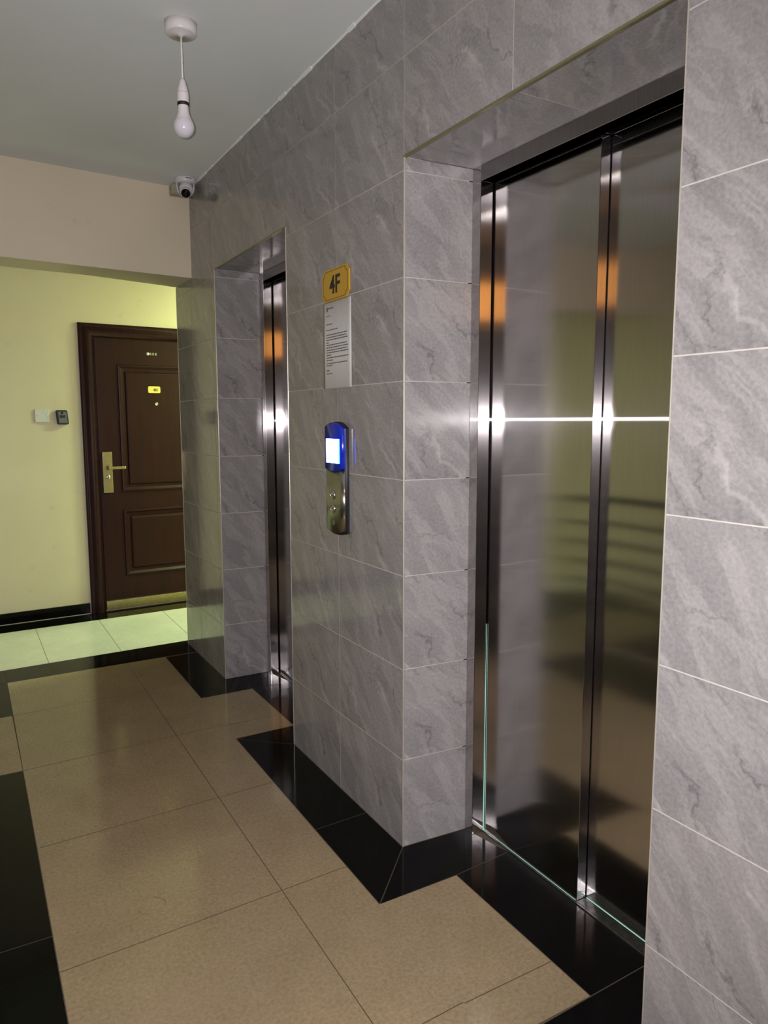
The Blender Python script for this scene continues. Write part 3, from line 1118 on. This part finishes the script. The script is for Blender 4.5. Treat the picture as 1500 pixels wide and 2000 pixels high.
text_mesh('lettering', '4F', M_INK, (-0.0062, SY + 0.002, SZ), (0, -1, 0), (0, 0, 1), 0.062, 0.0012, 0.018, 0.98, sg)

# ------------------------------------------------------------------ notice
nt = thing('notice_sheet', 'white printed notice taped to the tiles under the 4F sign', 'notice', (0, 2.362, 1.643))
pp = MB()
n = 12
y0, y1, z0, z1 = 2.2535, 2.4735, 1.4945, 1.7935
for i in range(n):
    for s_, e_ in ((0, 0),):
        a, b = y0 + (y1 - y0) * i / n, y0 + (y1 - y0) * (i + 1) / n
        ra = -0.0012 - 0.0003 * (0.5 + 0.5 * math.sin(i * 1.3))
        rb = -0.0012 - 0.0003 * (0.5 + 0.5 * math.sin((i + 1) * 1.3))
        pp.face([(ra, a, z0), (rb, b, z0), (rb, b, z1), (ra, a, z1)], smooth=True)
bmesh.ops.remove_doubles(pp.bm, verts=pp.bm.verts, dist=1e-5)
po = pp.build('sheet', M_PAPER, nt)
md = po.modifiers.new('thick', 'SOLIDIFY')
md.thickness = 0.0003
md.offset = 1
pr_ = MB()
rnd = random.Random(21)
zt_, yl = z1, y1 - 0.028          # text starts at the left (far) margin


def line(dz, length, thick=0.0026, word=True):
    z = zt_ - dz
    y = yl
    end = yl - length
    while y > end + 0.004:
        L_ = rnd.uniform(0.008, 0.022) if word else length
        e = max(y - L_, end)
        pr_.box((-0.0024, e, z - thick / 2), (-0.0021, y, z + thick / 2))
        y = e - 0.0028


# letterhead: small upright emblem and name
em = MB()
em.box((-0.0024, yl - 0.013, zt_ - 0.030), (-0.0021, yl - 0.004, zt_ - 0.014))
em.build('letterhead_mark', M_PRINT, nt)
yl0 = yl
yl = yl0 - 0.016
line(0.019, 0.042, 0.0040)
yl = yl0
pr_.build('text_block', M_PRINT, nt)
pr_ = MB()
line(0.045, 0.036, 0.0022)
pr_.build('text_block', M_PRINT, nt)
pr_ = MB()
line(0.074, 0.046, 0.0030)
pr_.build('text_block', M_PRINT, nt)
pr_ = MB()
line(0.094, 0.096, 0.0030)
pr_.build('text_block', M_PRINT, nt)
pr_ = MB()
for dz, ln_ in ((0.111, 0.160), (0.120, 0.158), (0.1285, 0.168), (0.138, 0.018), (0.1465, 0.160), (0.1555, 0.168), (0.1645, 0.164),
                (0.173, 0.170), (0.182, 0.040), (0.191, 0.172), (0.200, 0.052), (0.211, 0.162), (0.2185, 0.046),
                (0.236, 0.022), (0.247, 0.046)):
    if dz in (0.138, 0.191, 0.236):
        pr_.build('text_block', M_PRINT, nt)
        pr_ = MB()
    line(dz, ln_, 0.0034)
pr_.build('text_block', M_PRINT, nt)

# ------------------------------------------------------------------ lift call panel
CY = 2.3510
cp = thing('lift_call_panel', 'tall steel lift call panel with glowing white display and two round buttons', 'call panel', (0, CY, 1.18))


def panel_body(y0, y1, zlo, zhi, depth, arc_lo, arc_hi, shoulder):
    """upright body; front face gently domed across its width; ends curved by arc amounts"""
    mb = MB()
    N = 24
    cols = []
    for i in range(N + 1):
        t = -1 + 2 * i / N
        y = (y0 + y1) / 2 + t * (y1 - y0) / 2
        e = max(0, (abs(t) - shoulder) / (1 - shoulder))
        x = -depth * (0.58 + 0.42 * math.sqrt(max(0, 1 - e * e)))
        zl = zlo - arc_lo * (1 - t * t)
        zh = zhi + arc_hi * (1 - t * t)
        cols.append([mb.bm.verts.new(p) for p in ((0, y, zl), (x, y, zl), (x, y, zh), (0, y, zh))])
    for A, Bq in zip(cols, cols[1:]):
        for k in range(4):
            f = mb.bm.faces.new([A[k], A[(k + 1) % 4], Bq[(k + 1) % 4], Bq[k]])
            f.smooth = (k == 1)
    mb.bm.faces.new(cols[0])
    mb.bm.faces.new(list(reversed(cols[-1])))
    return mb


panel_body(2.2780, 2.4240, 0.984, 1.352, 0.0150, 0.010, 0.024, 0.95).build('back_box', M_BLACKP, cp)
panel_body(2.2830, 2.4215, 0.993, 1.224, 0.0260, 0.012, -0.010, 0.72).build('steel_cover', M_PANELS, cp)
hsg = panel_body(2.2810, 2.4225, 1.214, 1.351, 0.0290, 0.012, 0.022, 0.82).build('display_housing', M_BLUE, cp)
hsg['label'] = 'glossy display housing, blue display glow painted in its colour'
ds = MB()
ds.box((-0.0325, 2.2930, 1.2310), (-0.0250, 2.3940, 1.3160), 1)  # sides glow blue, added to light the housing and wall around
ds.face([(-0.0327, 2.3935, 1.2315), (-0.0327, 2.2935, 1.2315), (-0.0327, 2.2935, 1.3155), (-0.0327, 2.3935, 1.3155)], 0)
do = ds.build('display', [M_SCREEN, M_SCREENE], None, fix=False)
do.parent = cp
do.location = -cp.location
do['label'] = 'white glowing display with added blue-glowing sides'
for z, up_ in ((1.1165, 1), (1.0670, -1)):
    b_ = MB()
    b_.lathe([(0.0165, 0.0), (0.0165, 0.003), (0.0150, 0.004), (0.0135, 0.003), (0.0132, 0.0015)], (-0.0258, 2.3560, z), (-1, 0, 0), 26)
    ring = b_.build('button', M_CHROME, cp)
    c_ = MB().lathe([(0.0, 0.0045), (0.0090, 0.0042), (0.0125, 0.0025), (0.0128, 0.0)], (-0.0258, 2.3560, z), (-1, 0, 0), 26)
    a_ = 0.0045 * up_
    tri = [(2.3560 - 0.0052, z - a_ * .7), (2.3560 + 0.0052, z - a_ * .7), (2.3560, z + a_)]
    c_.prism(tri, 0, -0.0310, -0.0300, 1)
    co = c_.build('button_cap', [M_CHROME, M_DARK], None)
    co.parent = ring
lg = MB().lathe([(0.0, 0.0006), (0.0105, 0.0005), (0.0108, 0.0)], (-0.0259, 2.354, 1.018), (-1, 0, 0), 20)
lg.build('worn_emblem', plain('dull_emblem', (0.20, 0.19, 0.13, 1), 0.5, 0.6), cp)

# ------------------------------------------------------------------ switch plate and key safe on the far wall
R2 = lambda x: FW_(x)
sw = thing('light_switch', 'square white blank switch plate on the cream wall, left of the key safe', 'switch', (-0.660, R2(-0.660), 1.419))
yq = R2(-0.660)
MB().box((-0.7045, yq - 0.011, 1.3745), (-0.6155, yq + 0.002, 1.4635), 0, 0.003).build('plate', plain('grey_white_plastic', (0.60, 0.62, 0.60, 1), 0.25, var=0.02), sw)
for x in (-0.690, -0.630):
    MB().lathe([(0, 0.0015), (0.0030, 0.0012), (0.0036, 0)], (x, yq - 0.0108, 1.419), (0, -1, 0), 12).build('screw', M_CHROME, sw)
ks = thing('key_safe', 'small dark wall key safe with grey cover beside the brown door', 'key safe', (-0.534, R2(-0.534), 1.409))
yk = R2(-0.534)
o = [(-0.573, 1.450), (-0.566, 1.457), (-0.506, 1.457), (-0.499, 1.450), (-0.493, 1.366), (-0.500, 1.359), (-0.560, 1.359), (-0.567, 1.366)]
MB().prism(o, 1, yk - 0.026, yk + 0.002, 0, 0.003).build('body', M_BLACKP, ks)
o = [(-0.562, 1.447), (-0.507, 1.447), (-0.502, 1.368), (-0.556, 1.368)]
cv = MB().prism(o, 1, yk - 0.034, yk - 0.026, 0, 0.002)
co = cv.build('cover', M_SAFE, ks)
MB().lathe([(0, 0.003), (0.006, 0.003), (0.0075, 0)], (-0.534, yk - 0.034, 1.438), (0, -1, 0), 16).build('release_button', M_DARK, ks)
for i in range(4):
    x = -0.5465 + i * 0.009
    MB().box((x - 0.0035, yk - 0.0365, 1.405), (x + 0.0035, yk - 0.033, 1.423), 0, 0.001).build('number_wheel', M_DARK, ks)
